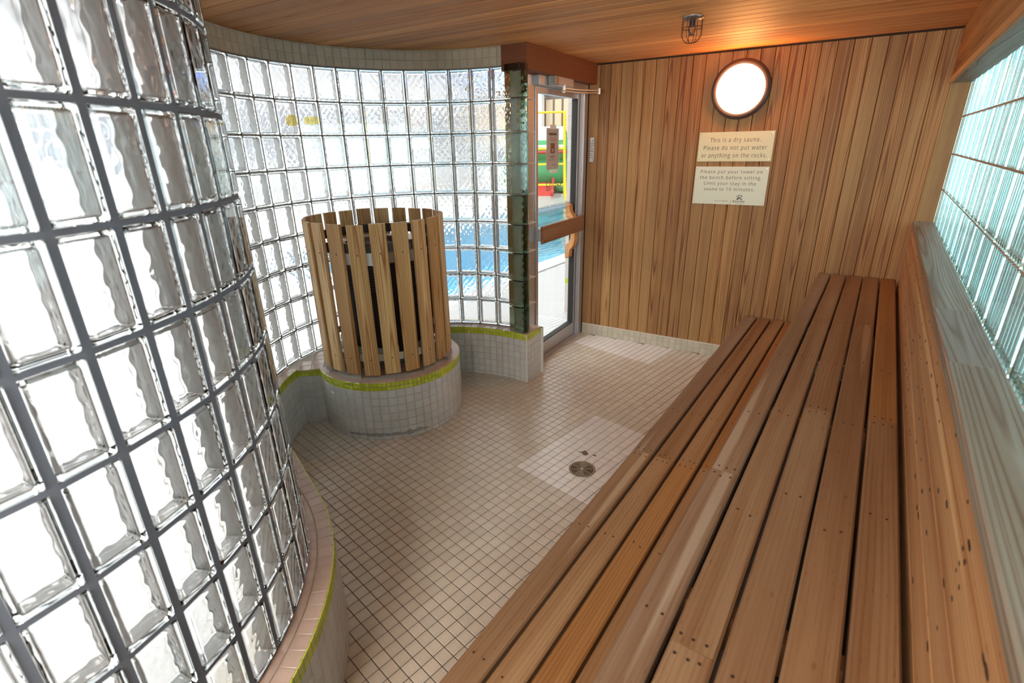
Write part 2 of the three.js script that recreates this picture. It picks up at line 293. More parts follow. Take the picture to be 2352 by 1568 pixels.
{
  // left kerb under the bulging glass wall, on into the niche as far as the pedestal
  const k = group('kerb'); structure(k, 'low tiled kerb with lime green band under the bulging glass block wall', 'kerb');
  const mk = (e) => [...arc(...C2, K2 - e, 28, A2, 24), ...arc(...C1, K1 + e, A1, 154, 12)];
  part('core', strip(mk(0.001), mk(0.22), 0, KERB - 0.004), groutPale, k);
  const L0 = on(C2, K2, A2), L1 = on(C1, K1, A1), nrm = [Math.cos(A2 * D2R), Math.sin(A2 * D2R)];
  alongArc(C2, K2, 2, A2, 1, (x, z, nx, nz) => faceTiles(k, x, z, nx, nz, CAPS));
  alongLine(L0, L1, nrm, (x, z, nx, nz) => faceTiles(k, x, z, nx, nz, CAPS));
  alongArc(C1, K1, A1, 154, -1, (x, z, nx, nz) => faceTiles(k, x, z, nx, nz, CAPS));
}
{
  // right kerb between the pedestal and the door
  const k = group('kerb'); structure(k, 'low tiled kerb with lime green band beside the glass door', 'kerb');
  const E0 = [-1.9, -2.866], E1 = [-1.914, -3.07];
  const mk = (e) => arc(...C1, K1 + e, 208, 274.5, 20);
  part('core', merge([strip([...mk(0.001), E0], [...mk(0.22), [-1.914, -3.07]], 0, KERB - 0.004)]), groutPale, k);
  alongArc(C1, K1, 212, 274.5, -1, (x, z, nx, nz) => faceTiles(k, x, z, nx, nz, CAPS));
  alongLine(E0, E1, [0.998, -0.06], (x, z, nx, nz) => faceTiles(k, x, z, nx, nz, [[0.0245, 0.049], [0.076, 0.049]]));
}
const pA = on(C1, K1, 154), pB = on(PED, PEDR, 116.6);
{
  const k = group('heater_pedestal'); structure(k, 'round white tiled pedestal with lime green band carrying the heater', 'pedestal');
  const disc = Array.from({ length: 64 }, (_, i) => on(PED, PEDR - 0.0005, i * 5.625));
  const poly = [pA, pB, on(PED, PEDR, 90), PED, on(PED, PEDR, -126), ...arc(...C1, R1 + 0.01, 208, 154, 14)];
  part('core', merge([prism(disc, 0, KERB - 0.004), prism(poly.map(([x, z]) => [x, z]), 0, KERB - 0.0043)]), groutPale, k);
  alongArc(PED, PEDR, 116.6, -128, 1, (x, z, nx, nz) => faceTiles(k, x, z, nx, nz, [[0.0245, 0.049]]));
  for (let i = 0; i < 26; i++) {           // black grime along the foot of the pedestal
    const a = 18 + 62 * (i / 26) + 2 * rnd(), p = on(PED, PEDR + 0.0043, a), s = new THREE.Shape(), n = 9, w = 0.012 + 0.018 * rnd(), h = 0.005 + 0.012 * rnd() * (1 - Math.abs(a - 45) / 50);
    for (let k = 0; k < n; k++) { const t = k / n * 2 * Math.PI, q = 0.6 + 0.6 * rnd(); if (k) s.lineTo(w * q * Math.cos(t), h * q * Math.sin(t)); else s.moveTo(w * q, 0); }
    part('grime', new THREE.ExtrudeGeometry(s, { depth: 0.0003, bevelEnabled: false, curveSegments: 2 }), flat(0.3, 0.295, 0.28, 0.9), k, [p[0], 0.03 + 0.014 * rnd(), p[1]], [0, Math.PI / 2 - a * D2R, 0]);
  }
  const dx = pB[0] - pA[0], dz = pB[1] - pA[1], l = Math.hypot(dx, dz);
  alongLine(pA, pB, [-dz / l, dx / l].map((v) => v * (-dz > 0 ? 1 : 1)), (x, z, nx, nz) => faceTiles(k, x, z, nx, nz, CAPS, false));
  const p = 0.0762, g = tileGeo(0.073, 0.073, 0.004, 0.0012), t0 = 40 * D2R;
  const ring = arc(...C1, R1 - 0.003, 208, 150, 14), wedge = [pA, pB, on(PED, PEDR, 90), PED, on(PED, PEDR, -126), ...ring];
  for (let i = -9; i < 9; i++) for (let j = -9; j < 9; j++) {
    const a = i * p, b = j * p, x = PED[0] + a * Math.cos(t0) - b * Math.sin(t0), z = PED[1] + a * Math.sin(t0) + b * Math.cos(t0), d = Math.hypot(x - PED[0], z - PED[1]);
    if (d < PEDR - 0.09 || (d > PEDR - 0.02 && inside(wedge, x, z) && Math.hypot(x - C1[0], z - C1[1]) < R1 - 0.045)) part('top_tile', g, pick(capTile), k, [x, KERB - 0.0045, z], [-Math.PI / 2, 0, -t0]);
  }
}

// ------------------------------------------------------------------ glass block walls
const BT = 0.064;
function glassWall(wall, cols, w, jh, mortar, y0 = KERB + 0.002, rows = ROWS, row = ROW, mat = blockGlass) {
  const geos = [0, 1, 2, 3].map((k) => blockGeo(w, row - jh, BT, k)), m = [], front = [];
  const slab = (P, Q, y0, y1) => { const f = (a, b, t) => [a[0] + (b[0] - a[0]) * t, a[1] + (b[1] - a[1]) * t], k = 0.08; const mid = P.map((a, i) => f(a, Q[i], k)); front.push(strip(P, mid, y0, y1)); m.push(strip(mid, Q, y0, y1)); };
  const corner = cols.map(([x, z, nx, nz]) => { const tx = nz, tz = -nx, c = (s, d) => [x + tx * s * (w / 2 + 0.0003) - nx * d, z + tz * s * (w / 2 + 0.0003) - nz * d]; return { a: c(-1, 0.004), b: c(1, 0.004), c: c(1, BT - 0.004), d: c(-1, BT - 0.004) }; });
  cols.forEach(([x, z, nx, nz], i) => {
    const t = Math.atan2(nx, nz);
    for (let r = 0; r < rows; r++) part('glass_block', geos[(i * 3 + r * 7 + ((i * r) % 3)) % 4], mat, wall, [x - nx * BT / 2, y0 + (r + 0.5) * row, z - nz * BT / 2], [0, t, 0]);
    const q = corner[i];
    for (let r = 0; r <= rows; r++) slab([q.a, q.b], [q.d, q.c], y0 + r * row - jh / 2 + 0.0003, y0 + r * row + jh / 2 - 0.0003);
    if (i + 1 < cols.length) {
      const n = corner[i + 1], da = Math.hypot(n.a[0] - q.b[0], n.a[1] - q.b[1]), db = Math.hypot(n.b[0] - q.a[0], n.b[1] - q.a[1]);
      if (da < db) slab([q.b, n.a], [q.c, n.d], y0, y0 + rows * row); else slab([q.a, n.b], [q.d, n.c], y0, y0 + rows * row);
    }
  });
  part('mortar', merge(m), mortarBed, wall); part('pointing', merge(front), mortar, wall);
}
{
  const w = group('wall_left'); structure(w, 'bulging wall of narrow glass blocks with thick blue grey joints at the left', 'wall');
  const cols = [], st = 6.73;
  for (let k = -8; k < 7; k++) { const a = (-25.2 - st * (k + 0.5)) * D2R; cols.push([C2[0] + R2 * Math.cos(a), C2[1] + R2 * Math.sin(a), Math.cos(a), Math.sin(a)]); }
  const s0 = on(C2, R2, -72.31), s1 = on(C1, R1, 113.26), dx = s1[0] - s0[0], dz = s1[1] - s0[1], n = Math.round(Math.hypot(dx, dz) / 0.112), nn = [-dz, dx].map((v) => v / Math.hypot(dx, dz));
  const sg = nn[0] * Math.cos(A2 * D2R) + nn[1] * Math.sin(A2 * D2R) > 0 ? 1 : -1;
  for (let i = 0; i < n; i++) cols.push([s0[0] + dx * (i + 0.5) / n, s0[1] + dz * (i + 0.5) / n, nn[0] * sg, nn[1] * sg]);
  glassWall(w, cols, 0.0955, 0.0115, mortarBlue);
}
{
  const w = group('wall_niche'); structure(w, 'curved wall of clear glass blocks behind the heater', 'wall');
  const cols = [], st = 8.43;
  for (let k = 17; k >= 0; k--) { const a = (265 - st * (k + 0.5)) * D2R; cols.push([C1[0] + R1 * Math.cos(a), C1[1] + R1 * Math.sin(a), -Math.cos(a), -Math.sin(a)]); }
  glassWall(w, cols, 0.136, 0.0065, mortarDark);
  // end column: thick green end blocks with a rounded free end
  const s = new THREE.Shape(); s.moveTo(-0.052, 0); s.lineTo(0.03, 0); s.absarc(0.025, -0.0475, 0.0475, Math.PI / 2, -Math.PI / 2, true); s.lineTo(-0.052, -0.095); s.closePath();
  const e = new THREE.ExtrudeGeometry(s, { depth: ROW - 0.012, bevelEnabled: true, bevelSize: 0.003, bevelThickness: 0.003, bevelSegments: 2, curveSegments: 10 }); e.rotateX(-Math.PI / 2); e.translate(0, 0.003, 0);
  const p = e.attributes.position, uv = e.attributes.uv; for (let i = 0; i < p.count; i++) uv.setXY(i, p.getX(i) + p.getZ(i), p.getY(i));
  for (let r = 0; r < ROWS; r++) part('end_block', e, endGlass, w, [-1.986, KERB + 0.0055 + r * ROW, -2.951], [0, -1 * D2R, 0]);
  const mm = []; for (let r = 0; r <= ROWS; r++) mm.push(box(0.1, 0.0052, 0.085, -1.985, KERB + 0.002 + r * ROW, -2.998)); mm.push(box(0.01, ROW * ROWS, 0.085, -2.053, KERB + 0.002 + ROW * ROWS / 2, -2.997));
  part('end_mortar', merge(mm), groutPale, w);
}
// yellow tape residue on two panes of the niche wall
for (const [a, y, w, h, pts] of [[177.6, 1.825, 0.075, 0.06, 7], [185.6, 1.826, 0.1, 0.045, 9]]) {
  const p = on(C1, R1 - 0.0012, a), s = new THREE.Shape();
  for (let i = 0; i < pts * 2; i++) { const t = i / (pts * 2) * 2 * Math.PI, k = 0.8 + 0.35 * rnd(), q = [Math.max(-0.5, Math.min(0.5, 0.62 * Math.cos(t) * k)) * w, Math.max(-0.5, Math.min(0.5, 0.62 * Math.sin(t) * k)) * h]; if (i) s.lineTo(...q); else s.moveTo(...q); }
  const m = new THREE.MeshPhysicalMaterial({ transmission: 1, thickness: 0, roughness: 0.15 }); m.color.setRGB(0.94, 0.86, 0.5);
  const r = part('tape_residue', new THREE.ExtrudeGeometry(s, { depth: 0.0004, bevelEnabled: false }), m, scene, [p[0], y, p[1]], [0, Math.atan2(-Math.cos(a * D2R), -Math.sin(a * D2R)), 0]);
  tag(r, a < 180 ? 'pale yellow tape stain on the niche glass, left of two' : 'yellow tape stain on the niche glass, right of two', 'stain');
}
// tiled band between the glass and the ceiling
{
  const b = group('trim_1'); structure(b, 'beige tiled band between glass block walls and wooden ceiling', 'trim');
  const mk = (e) => [...arc(...C2, R2 - 0.012 - e, 28, A2, 20), ...arc(...C1, R1 - 0.004 + 0.004 + e, A1, 272, 40)];
  part('core', strip(mk(0), mk(0.08), GTOP + 0.004, CEIL), groutPale, b);
  const H = CEIL - GTOP - 0.004, rows = [[0.0495, 0], [0.0495, T4], [H - 2 * T4 - 0.0015, 2 * T4]];
  const f = (x, z, nx, nz) => rows.forEach(([h, y]) => part('tile', tileGeo(0.0485, +h.toFixed(4), 0.004, 0.0012), pick(beigeTile), b, [x, GTOP + 0.0045 + y + h / 2, z], [0, Math.atan2(nx, nz), 0]));
  alongArc(C1, R1 - 0.001, 146, 272, -1, f);
}

// ------------------------------------------------------------------ door beam, frame and door
{
  const b = group('trim_2', DOORO, doorTurn); structure(b, 'dark red wooden beam over the glass door', 'trim');
  part('beam', (() => { const g = board(0.146, 1.125, 0.185, 2, 0.003); return g; })(), redWood, b, [3.05, 2.172, 0.0225], [0, 0, -Math.PI / 2]);
  const f = group('trim_3', DOORO, doorTurn); structure(f, 'silver aluminium door frame', 'door frame');
  const jamb = (name, x0, x1, y0, y1, z0, z1, m = alu) => part(name, new RoundedBoxGeometry(x1 - x0, y1 - y0, z1 - z0, 1, 0.002), m, f, [(x0 + x1) / 2, (y0 + y1) / 2, (z0 + z1) / 2]);
  jamb('jamb', 3.2, 3.355, 0.0, 2.1, -0.055, 0.0); jamb('jamb', 4.105, 4.172, 0.0, 2.1, -0.055, 0.045); jamb('head', 3.345, 4.105, 2.04, 2.1, -0.055, 0.045);
  jamb('stop', 4.092, 4.106, 0.0, 2.04, 0.012, 0.03, aluDull); jamb('threshold', 3.345, 4.105, -0.02, 0.012, -0.06, 0.05, aluDull);
  const d = group('door_1', DOORO, doorTurn); structure(d, 'glass door with aluminium edges and wooden push bar', 'door');
  const rail = (name, x0, x1, y0, y1, m = alu) => part(name, new RoundedBoxGeometry(x1 - x0, y1 - y0, 0.044, 1, 0.003), m, d, [(x0 + x1) / 2, (y0 + y1) / 2, -0.014]);
  rail('stile', 3.358, 3.395, 0.016, 2.034); rail('stile', 4.05, 4.1, 0.016, 2.034); rail('rail', 3.392, 4.05, 0.016, 0.132); rail('rail', 3.392, 4.05, 1.995, 2.034);
  part('glazing_bead', merge([box(0.66, 0.008, 0.05, 3.72, 0.135, -0.014), box(0.006, 1.86, 0.05, 4.047, 1.065, -0.014)]), black, d);
  const pane = new THREE.MeshPhysicalMaterial({ transmission: 1, thickness: 0, roughness: 0, ior: 1.5 }); pane.color.setRGB(0.97, 0.985, 0.98);
  part('pane', box(0.658, 1.863, 0.006, 3.721, 1.0635, -0.014), pane, d);
  const bar = part('push_bar', board(0.128, 0.75, 0.022, 3, 0.004), woodMat(0.36, 0.215, 0.12, 2), d, [3.352, 1.033, 0.062], [0, 0, -Math.PI / 2]);
  for (const y of [0.03, 0.722]) for (const x of [-0.045, 0.045]) part('screw', cyl(0.005, 0.003, 10), screwMat, bar, [x, y, 0.0115], [Math.PI / 2, 0, 0]);
  part('bar_bracket', merge([box(0.03, 0.09, 0.05, 3.372, 1.033, 0.03), box(0.03, 0.09, 0.05, 4.078, 1.033, 0.03)]), aluDull, d);
  const hs = new THREE.Shape(); const hp = [[0, 0], [0.045, 0.02], [0.052, 0.07], [0.1, 0.12], [0.115, 0.17], [0.115, 0.3], [0.1, 0.35], [0.05, 0.4], [0.04, 0.45], [0, 0.465], [0, 0.36], [0.045, 0.33], [0.07, 0.29], [0.07, 0.18], [0.05, 0.14], [0, 0.11]];
  hs.moveTo(...hp[0]); for (const q of hp.slice(1)) hs.lineTo(...q);
  const hg = new THREE.ExtrudeGeometry(hs, { depth: 0.03, bevelEnabled: true, bevelSize: 0.004, bevelThickness: 0.004, bevelSegments: 2 }); hg.rotateY(-Math.PI / 2 + Math.PI); hg.scale(1, 1, 1);
  part('pull_handle', hg, woodMat(0.62, 0.33, 0.12, 0), d, [4.03, 0.735, -0.04], [0, 0, 0]).rotation.y = Math.PI / 2 + 1.15;
  const cl = part('door_closer', new RoundedBoxGeometry(0.3, 0.06, 0.055, 2, 0.008), aluDull, d, [3.62, 2.075, 0.075]);
  part('closer_cap', new RoundedBoxGeometry(0.055, 0.066, 0.062, 2, 0.006), flat(0.32, 0.31, 0.28, 0.5, 0.7), cl, [-0.13, 0, 0.002]);
  part('closer_arm', merge([tube([[0.02, -0.04, 0.02], [0.16, -0.045, 0.07], [0.36, -0.04, 0.14]], 0.006, 12, 8), tube([[-0.05, -0.06, 0.02], [0.15, -0.065, 0.075], [0.36, -0.055, 0.14]], 0.005, 12, 8), (() => { const g = cyl(0.01, 0.04, 12); g.translate(0.36, -0.045, 0.14); return g; })(), (() => { const g = cyl(0.013, 0.05, 12); g.translate(0.0, -0.045, 0.02); return g; })()]), alu, cl);
  // lettering on the outer face of the pane, read from outside
  const fonts = {}; const load = async (n) => fonts[n] ??= await new FontLoader().loadAsync('fonts/droid/droid_' + n + '.typeface.json');
  const bold = await load('sans_bold'), reg = await load('sans_regular');
  const vinyl = flat(0.22, 0.22, 0.23, 0.6), geos = [];
  const line = (text, font, size, y, right, squeeze = 1) => { const g = new THREE.ShapeGeometry(font.generateShapes(text, size), 3); g.computeBoundingBox(); g.scale(squeeze, 1, 1); g.rotateY(Math.PI); g.translate(right, y, 0); geos.push(g); };
  line('Sauna', reg, 0.085, 1.33, 3.86, 0.92);
  line('Attention:', reg, 0.03, 1.262, 3.83);
  ['People with respiratory ailments, high blood pressure,', 'heart problems, or women who are pregnant should', 'consult a physician before entering.', 'Children under 16 must be accompanied by an adult.', 'Thank you.'].forEach((t, i) => line(t, reg, 0.0235, 1.205 - i * 0.041, 4.03, 0.82));
  part('lettering', merge(geos), vinyl, d, [0, 0, -0.0178]);
}
{
  // notice in a clear sleeve, taped to the outside of the pane
  const n = group('notice', DOORO, doorTurn); tag(n, 'white paper notice in a clear sleeve taped to the door glass', 'notice');
  const cv = document.createElement('canvas'); cv.width = 256; cv.height = 384; const c = cv.getContext('2d');
  c.fillStyle = '#b9b6b8'; c.fillRect(0, 0, 256, 384); c.fillStyle = '#2a2224';
  for (let i = 0; i < 11; i++) c.fillRect(48 + i * 15, 40 + (i % 3) * 2, 12, 22);
  c.fillStyle = '#b5605f'; for (const [y, a, b] of [[82, 70, 116], [98, 50, 160], [112, 84, 90]]) for (let x = a; x < a + b; x += 9) c.fillRect(x, y, 7, 7);
  c.fillStyle = '#4a2c30'; c.fillRect(84, 138, 88, 92); c.fillStyle = '#8d4a48'; c.fillRect(92, 146, 72, 76); c.fillStyle = '#cfc0b4'; c.fillRect(120, 188, 18, 30); c.fillStyle = '#5d2b2c'; c.fillRect(118, 152, 20, 34);
  c.fillStyle = '#55494c'; for (const [y, a, b, h] of [[246, 96, 64, 5], [260, 76, 104, 10], [276, 104, 48, 5], [340, 120, 80, 6]]) for (let x = a; x < a + b; x += 8) c.fillRect(x, y, 6, h);
  c.fillStyle = '#96605f'; for (const [y, a, b] of [[292, 50, 156], [304, 116, 30]]) for (let x = a; x < a + b; x += 8) c.fillRect(x, y, 6, 5);
  const t = new THREE.CanvasTexture(cv); t.colorSpace = THREE.SRGBColorSpace;
  const paper = new THREE.MeshStandardMaterial({ map: t, roughness: 0.8 });
  part('paper', new THREE.BoxGeometry(0.2, 0.29, 0.0008), paper, n, [3.675, 1.63, -0.0195]);
  const sleeve = new THREE.MeshPhysicalMaterial({ transmission: 1, thickness: 0, roughness: 0.12 }); sleeve.color.setRGB(0.95, 0.96, 0.96);
  part('sleeve', box(0.235, 0.32, 0.0006, 3.69, 1.622, -0.021), sleeve, n);
  for (const b of [[0.1, 0.03, 0.0006, 3.68, 1.785, -0.0188], [0.13, 0.022, 0.0006, 3.7, 1.468, -0.0188]]) part('tape', box(...b), flat(0.85, 0.85, 0.83, 0.6), n);
}

// ------------------------------------------------------------------ right wall with its glass block window
const RX = 0.213, SILL = 1.17, HEAD = 1.945, GX = 0.303, ZF = -4.1, ZN = 1.69;
{
  const w = group('wall_right'); structure(w, 'wooden wall behind the benches under and over the glass block window', 'wall');
  const L = ZN - ZF + 0.12, zm = (ZN + ZF) / 2;
  part('backing', merge([box(0.2, 1.15, L, RX + 0.1065, 0.575, zm), box(0.2, CEIL - HEAD - 0.04, L, RX + 0.125, (CEIL + HEAD + 0.04) / 2 + 0.0, zm)]), darkWoodBack, w);
  let k = 0;
  for (const [y, h] of [[0.62, 0.15], [0.773, 0.0945], [0.8685, 0.0915], [0.961, 0.0995], [1.0615, 0.084]]) basis(part('back_board', board(h - 0.0055, L - 0.02, 0.006, k, 0.0015), backWood[k % 3], w, [RX + 0.003, y + h / 2, ZN]), [0, 1, 0], [0, 0, -1], [-1, 0, 0]), k++;
  for (const [y, h] of [[1.975, 0.088], [2.064, 0.088], [2.153, 0.09]]) basis(part('header_board', board(h - 0.002, L - 0.02, 0.022, k, 0.004), pick(wallWood), w, [RX + 0.011, y + h / 2, ZN]), [0, 1, 0], [0, 0, -1], [-1, 0, 0]), k++;
  // nail holes and black flecks of the backrest boards
  const fleck = new THREE.SphereGeometry(0.0036, 6, 5); fleck.scale(0.12, 1, 2.2);
  for (let i = 0; i < 130; i++) { const f = part('nail_hole', fleck, nailMat, w, [RX - 0.0002, 0.79 + rnd() * 0.34, -0.5 - 3.5 * rnd()]), k = 0.6 + 0.9 * rnd(); f.scale.set(1, k, k * (0.7 + 1.1 * rnd())); }
}
{
  const s = group('window_1'); structure(s, 'long window of fluted teal glass blocks beside the upper bench', 'window');
  // sill planks, head soffit and casing
  const sill = [[ZN, -1.471], [-1.471, -1.963], [-1.963, ZF]];
  sill.forEach(([a, b], i) => basis(part('sill_board', board(GX - RX + 0.012, a - b - 0.001, 0.028, i * 2, 0.003), sillWood[i % 2], s, [(RX + GX) / 2 - 0.004, SILL - 0.014, b]), [-1, 0, 0], [0, 0, 1], [0, 1, 0]));
  basis(part('head_board', board(GX - RX + 0.006, ZN - ZF, 0.03, 4, 0.003), sillWood[0], s, [(RX + GX) / 2, HEAD + 0.015, ZN]), [-1, 0, 0], [0, 0, -1], [0, -1, 0]);
  basis(part('casing', board(0.032, ZN - ZF, 0.012, 5, 0.003), backWood[1], s, [RX - 0.004, HEAD + 0.014, ZN]), [0, 1, 0], [0, 0, -1], [-1, 0, 0]);
  part('jamb_board', board(GX - RX + 0.006, HEAD - SILL, 0.03, 1, 0.003), wallWood[3], s, [(RX + GX) / 2, SILL, ZF - 0.012]);
  const P = 0.203, y0 = 1.1585, flutes = 6;
  const teal = new THREE.MeshPhysicalMaterial({ transmission: 1, thickness: 0.08, ior: 1.5, roughness: 0.02, attenuationDistance: 0.05 }); teal.attenuationColor = new THREE.Color().setRGB(0.66, 0.95, 0.95);
  const sh = new THREE.Shape(), W = P - 0.004, N = 72; sh.moveTo(-W / 2, -0.015);
  for (let i = 0; i <= N; i++) { const x = -W / 2 + W * i / N; sh.lineTo(x, -0.0045 - 0.0045 * Math.cos(2 * Math.PI * flutes * i / N)); }
  sh.lineTo(W / 2, -0.015); sh.closePath();
  const plate = new THREE.ExtrudeGeometry(sh, { depth: P - 0.01, bevelEnabled: false, curveSegments: 1 }); plate.rotateX(-Math.PI / 2); plate.translate(0, -(P - 0.01) / 2, 0);
  const g = merge([plate, box(W, P - 0.01, 0.008, 0, 0, 0.076), box(0.004, P - 0.01, 0.056, -W / 2 + 0.002, 0, 0.0438), box(0.004, P - 0.01, 0.056, W / 2 - 0.002, 0, 0.0438)]); // hollow: fluted face, back, two ribs
  const m = [];
  for (let r = 0; r < 4; r++) for (let c = 0; ZF + c * P < ZN; c++) part('glass_block', g, teal, s, [GX, y0 + (r + 0.5) * P, ZF + (c + 0.5) * P], [0, Math.PI / 2, 0]);
  for (let r = 0; r <= 4; r++) m.push(box(0.07, 0.0085, ZN - ZF + 0.15, GX + 0.04, y0 + r * P, (ZN + ZF) / 2));
  part('mortar', merge(m), mortarTan, s);
}
{
  const w = group('wall_rear'); structure(w, 'plain wooden wall behind the camera', 'wall');
  part('panel', merge([box(1.75, 2.4, 0.1, -0.45, 1.2, 1.75), box(0.1, 2.4, 1.35, -1.15, 1.2, 1.15)]), wallWood[1], w);
}

// ------------------------------------------------------------------ benches
function bench(name, label, y, rows, joints) {
  const b = group(name); tag(b, label, 'bench');
  rows.forEach(([x0, x1, mats], r) => {
    const cuts = [ZN - 0.02, ...joints[r], -4.13 + (x0 + x1) / 2 * -0.0664 - 0.03];
    for (let i = 0; i + 1 < cuts.length; i++) {
      const len = cuts[i] - cuts[i + 1] - 0.0012, w = x1 - x0;
      const p = part('plank', board(+w.toFixed(4), +len.toFixed(4), 0.038, (r * 3 + i * 5) % 9, 0.005), benchWood[mats[i % mats.length]], b, [(x0 + x1) / 2, y - 0.019, cuts[i + 1]]); basis(p, [-1, 0, 0], [0, 0, 1], [0, 1, 0]);
      const nails = [];
      for (const e of [0.022, len - 0.022]) for (let k = 0; k < 3; k++) nails.push([(-0.3 + 0.28 * k + 0.08 * rnd()) * w, e + 0.012 * (rnd() - 0.5)]);
      for (let q = 0.55; q < len - 0.3; q += 0.61) { nails.push([(-0.22 + 0.1 * rnd()) * w, q + 0.02 * rnd()]); nails.push([(0.15 + 0.1 * rnd()) * w, q + 0.02 * rnd()]); }
      for (const [a, q] of nails) part('nail', nailGeo, nailMat, p, [a, q, -0.019 + 0.038], [Math.PI / 2, 0, 0]);
    }
  });
  return b;
}
const nailGeo = cyl(0.0034, 0.0012, 8);
{
  const u = bench('upper_bench', 'upper sauna bench of five long weathered planks along the right wall', 0.775,
    [[-0.251, -0.176, ['grey', 'grey']], [-0.166, -0.083, ['tan', 'tan', 'tan']], [-0.075, 0.0115, ['tan', 'brown']], [0.0185, 0.105, ['brown', 'brown']], [0.1145, 0.196, ['brown', 'orange']]],
    [[-1.342], [-0.736, -2.973], [-1.89], [-3.019], [-1.919]]);
  basis(part('riser', board(0.34, 5.76, 0.02, 1, 0.003), benchWood.deep, u, [-0.225, 0.56, ZN - 0.03]), [0, 1, 0], [0, 0, -1], [-1, 0, 0]);
  for (const z of [-3.9, -2.95, -1.9, -0.9, 0.2]) part('bearer', box(0.42, 0.09, 0.038, -0.02, 0.69, z), benchWood.deep, u);
  for (const z of [-3.9, -2.95, -1.9, -0.9, 0.2]) part('leg', box(0.06, 0.645, 0.038, 0.14, 0.3225, z), benchWood.deep, u);
  const l = bench('lower_bench', 'lower sauna bench of four long planks in front of the upper bench', 0.386,
    [[-0.685, -0.5975, ['tan', 'grey']], [-0.587, -0.501, ['pale', 'brown']], [-0.491, -0.4075, ['orange', 'pale']], [-0.3975, -0.312, ['pale', 'orange']]],
    [[-1.885], [-1.885], [-1.9], [-1.905]]);
  for (const z of [-3.9, -2.9, -1.9, -0.9, 0.2]) { part('bearer', box(0.4, 0.09, 0.038, -0.47, 0.303, z), benchWood.deep, l); part('leg', box(0.06, 0.2577, 0.038, -0.62, 0.1289, z), benchWood.deep, l); part('leg', box(0.06, 0.2577, 0.038, -0.34, 0.1289, z), benchWood.deep, l); }
}

// ------------------------------------------------------------------ heater, guard and stones
const HC = [-2.487, -2.087];
{
  const g = group('heater_guard', [HC[0], KERB, HC[1]]); tag(g, 'round guard of upright golden wooden slats around the sauna heater', 'heater guard');
  const n = 21, off = 58 - 2;
  for (let i = 0; i < n; i++) {
    const a = (off + i * 360 / n) * D2R, dy = 0.006 * (rnd() - 0.5), R = 0.401;
    const s = part('slat', board(0.089, 0.875, 0.02, i % 9, 0.006), slatWood[(i * 7) % 4], g, [R * Math.cos(a), 0.026 + dy, R * Math.sin(a)], [0, Math.PI / 2 - a, 0]);
    for (const y of [0.1, 0.715]) part('screw', cyl(0.0038, 0.002, 8), nailMat, s, [0.002, y, 0.0102], [Math.PI / 2, 0, 0]);
  }
  const hoop = (y, h, m) => { const q = []; for (let i = 0; i < 64; i++) { const a = i / 64 * 2 * Math.PI; q.push([0.39 * Math.cos(a), 0.39 * Math.sin(a)]); } part('hoop', strip(q, q.map(([x, z]) => [x * 0.985, z * 0.985]), y, y + h, true), m, g); };
  hoop(0.745, 0.055, darkSteel); hoop(0.105, 0.045, steel);
  for (const a of [-18, 102, 222]) { const t = a * D2R; const b = group('foot_bracket', [0.375 * Math.cos(t), 0, 0.375 * Math.sin(t)], -t, g); part('strap', merge([box(0.004, 0.19, 0.03, 0, 0.095, 0), box(0.06, 0.004, 0.03, 0.028, 0.002, 0), box(0.004, 0.016, 0.03, 0.058, 0.008, 0)]), steel, b); }
}
{
  const h = group('sauna_heater', [HC[0], KERB, HC[1]], 20 * D2R); tag(h, 'dark metal electric sauna heater with galvanised collar inside the slat guard', 'heater');
  const oct = (r, y0, y1, m, name) => part(name, (() => { const q = new THREE.CylinderGeometry(r, r, y1 - y0, 8, 1, false); q.translate(0, (y0 + y1) / 2, 0); return q.toNonIndexed(); })(), m, h);
  const ring = (ro, ri, y0, y1, m, name) => { const o = [], i = []; for (let k = 0; k < 8; k++) { const a = (k + 0.5) * Math.PI / 4; o.push([ro * Math.cos(a), ro * Math.sin(a)]); i.push([ri * Math.cos(a), ri * Math.sin(a)]); } part(name, strip(o, i, y0, y1, true), m, h); };
  oct(0.285, 0.1, 0.66, darkSteel, 'body'); oct(0.2, 0.0, 0.1, flat(0.2, 0.26, 0.26, 0.6, 0.4), 'plinth');
  for (let k = 0; k < 8; k++) { const a = k * Math.PI / 4; for (let j = 0; j < 9; j++) part('louvre', box(0.1, 0.006, 0.008), flat(0.09, 0.09, 0.09, 0.5, 0.5), h, [0.27 * Math.cos(a + Math.PI / 8) * 0.985, 0.5 + j * 0.016, 0.27 * Math.sin(a + Math.PI / 8) * 0.985], [0, Math.PI / 2 - a - Math.PI / 8, 0]); }
  ring(0.3, 0.285, 0.655, 0.745, steel, 'collar'); ring(0.302, 0.2, 0.744, 0.75, flat(0.62, 0.52, 0.46, 0.4, 0.7), 'top_flange'); ring(0.302, 0.297, 0.09, 0.15, flat(0.5, 0.62, 0.62, 0.35, 0.8), 'base_band');
  const rock = [0, 1, 2].map((s) => { const q = new THREE.IcosahedronGeometry(0.045, 2), p = q.attributes.position; for (let i = 0; i < p.count; i++) { const v = V(p.getX(i), p.getY(i), p.getZ(i)), k = 0.75 + 0.5 * noise(v.x * 30 + s * 7, v.y * 30 + v.z * 22, 3 + s); p.setXYZ(i, v.x * k * 1.15, v.y * k * 0.8, v.z * k); } q.computeVertexNormals(); return q; });
  for (let k = 0; k < 7; k++) {
    const a = k * Math.PI / 3, r = k ? 0.108 : 0, st = part('heater_stone', rock[k % 3], flat(0.17, 0.115, 0.085, 0.9), scene, [HC[0] + r * Math.cos(a), KERB + 0.706, HC[1] + r * Math.sin(a)], [0, rnd() * 6, 0]);
    tag(st, 'brown stone lying in the top of the sauna heater', 'stone', 'stones on the sauna heater');
  }
}

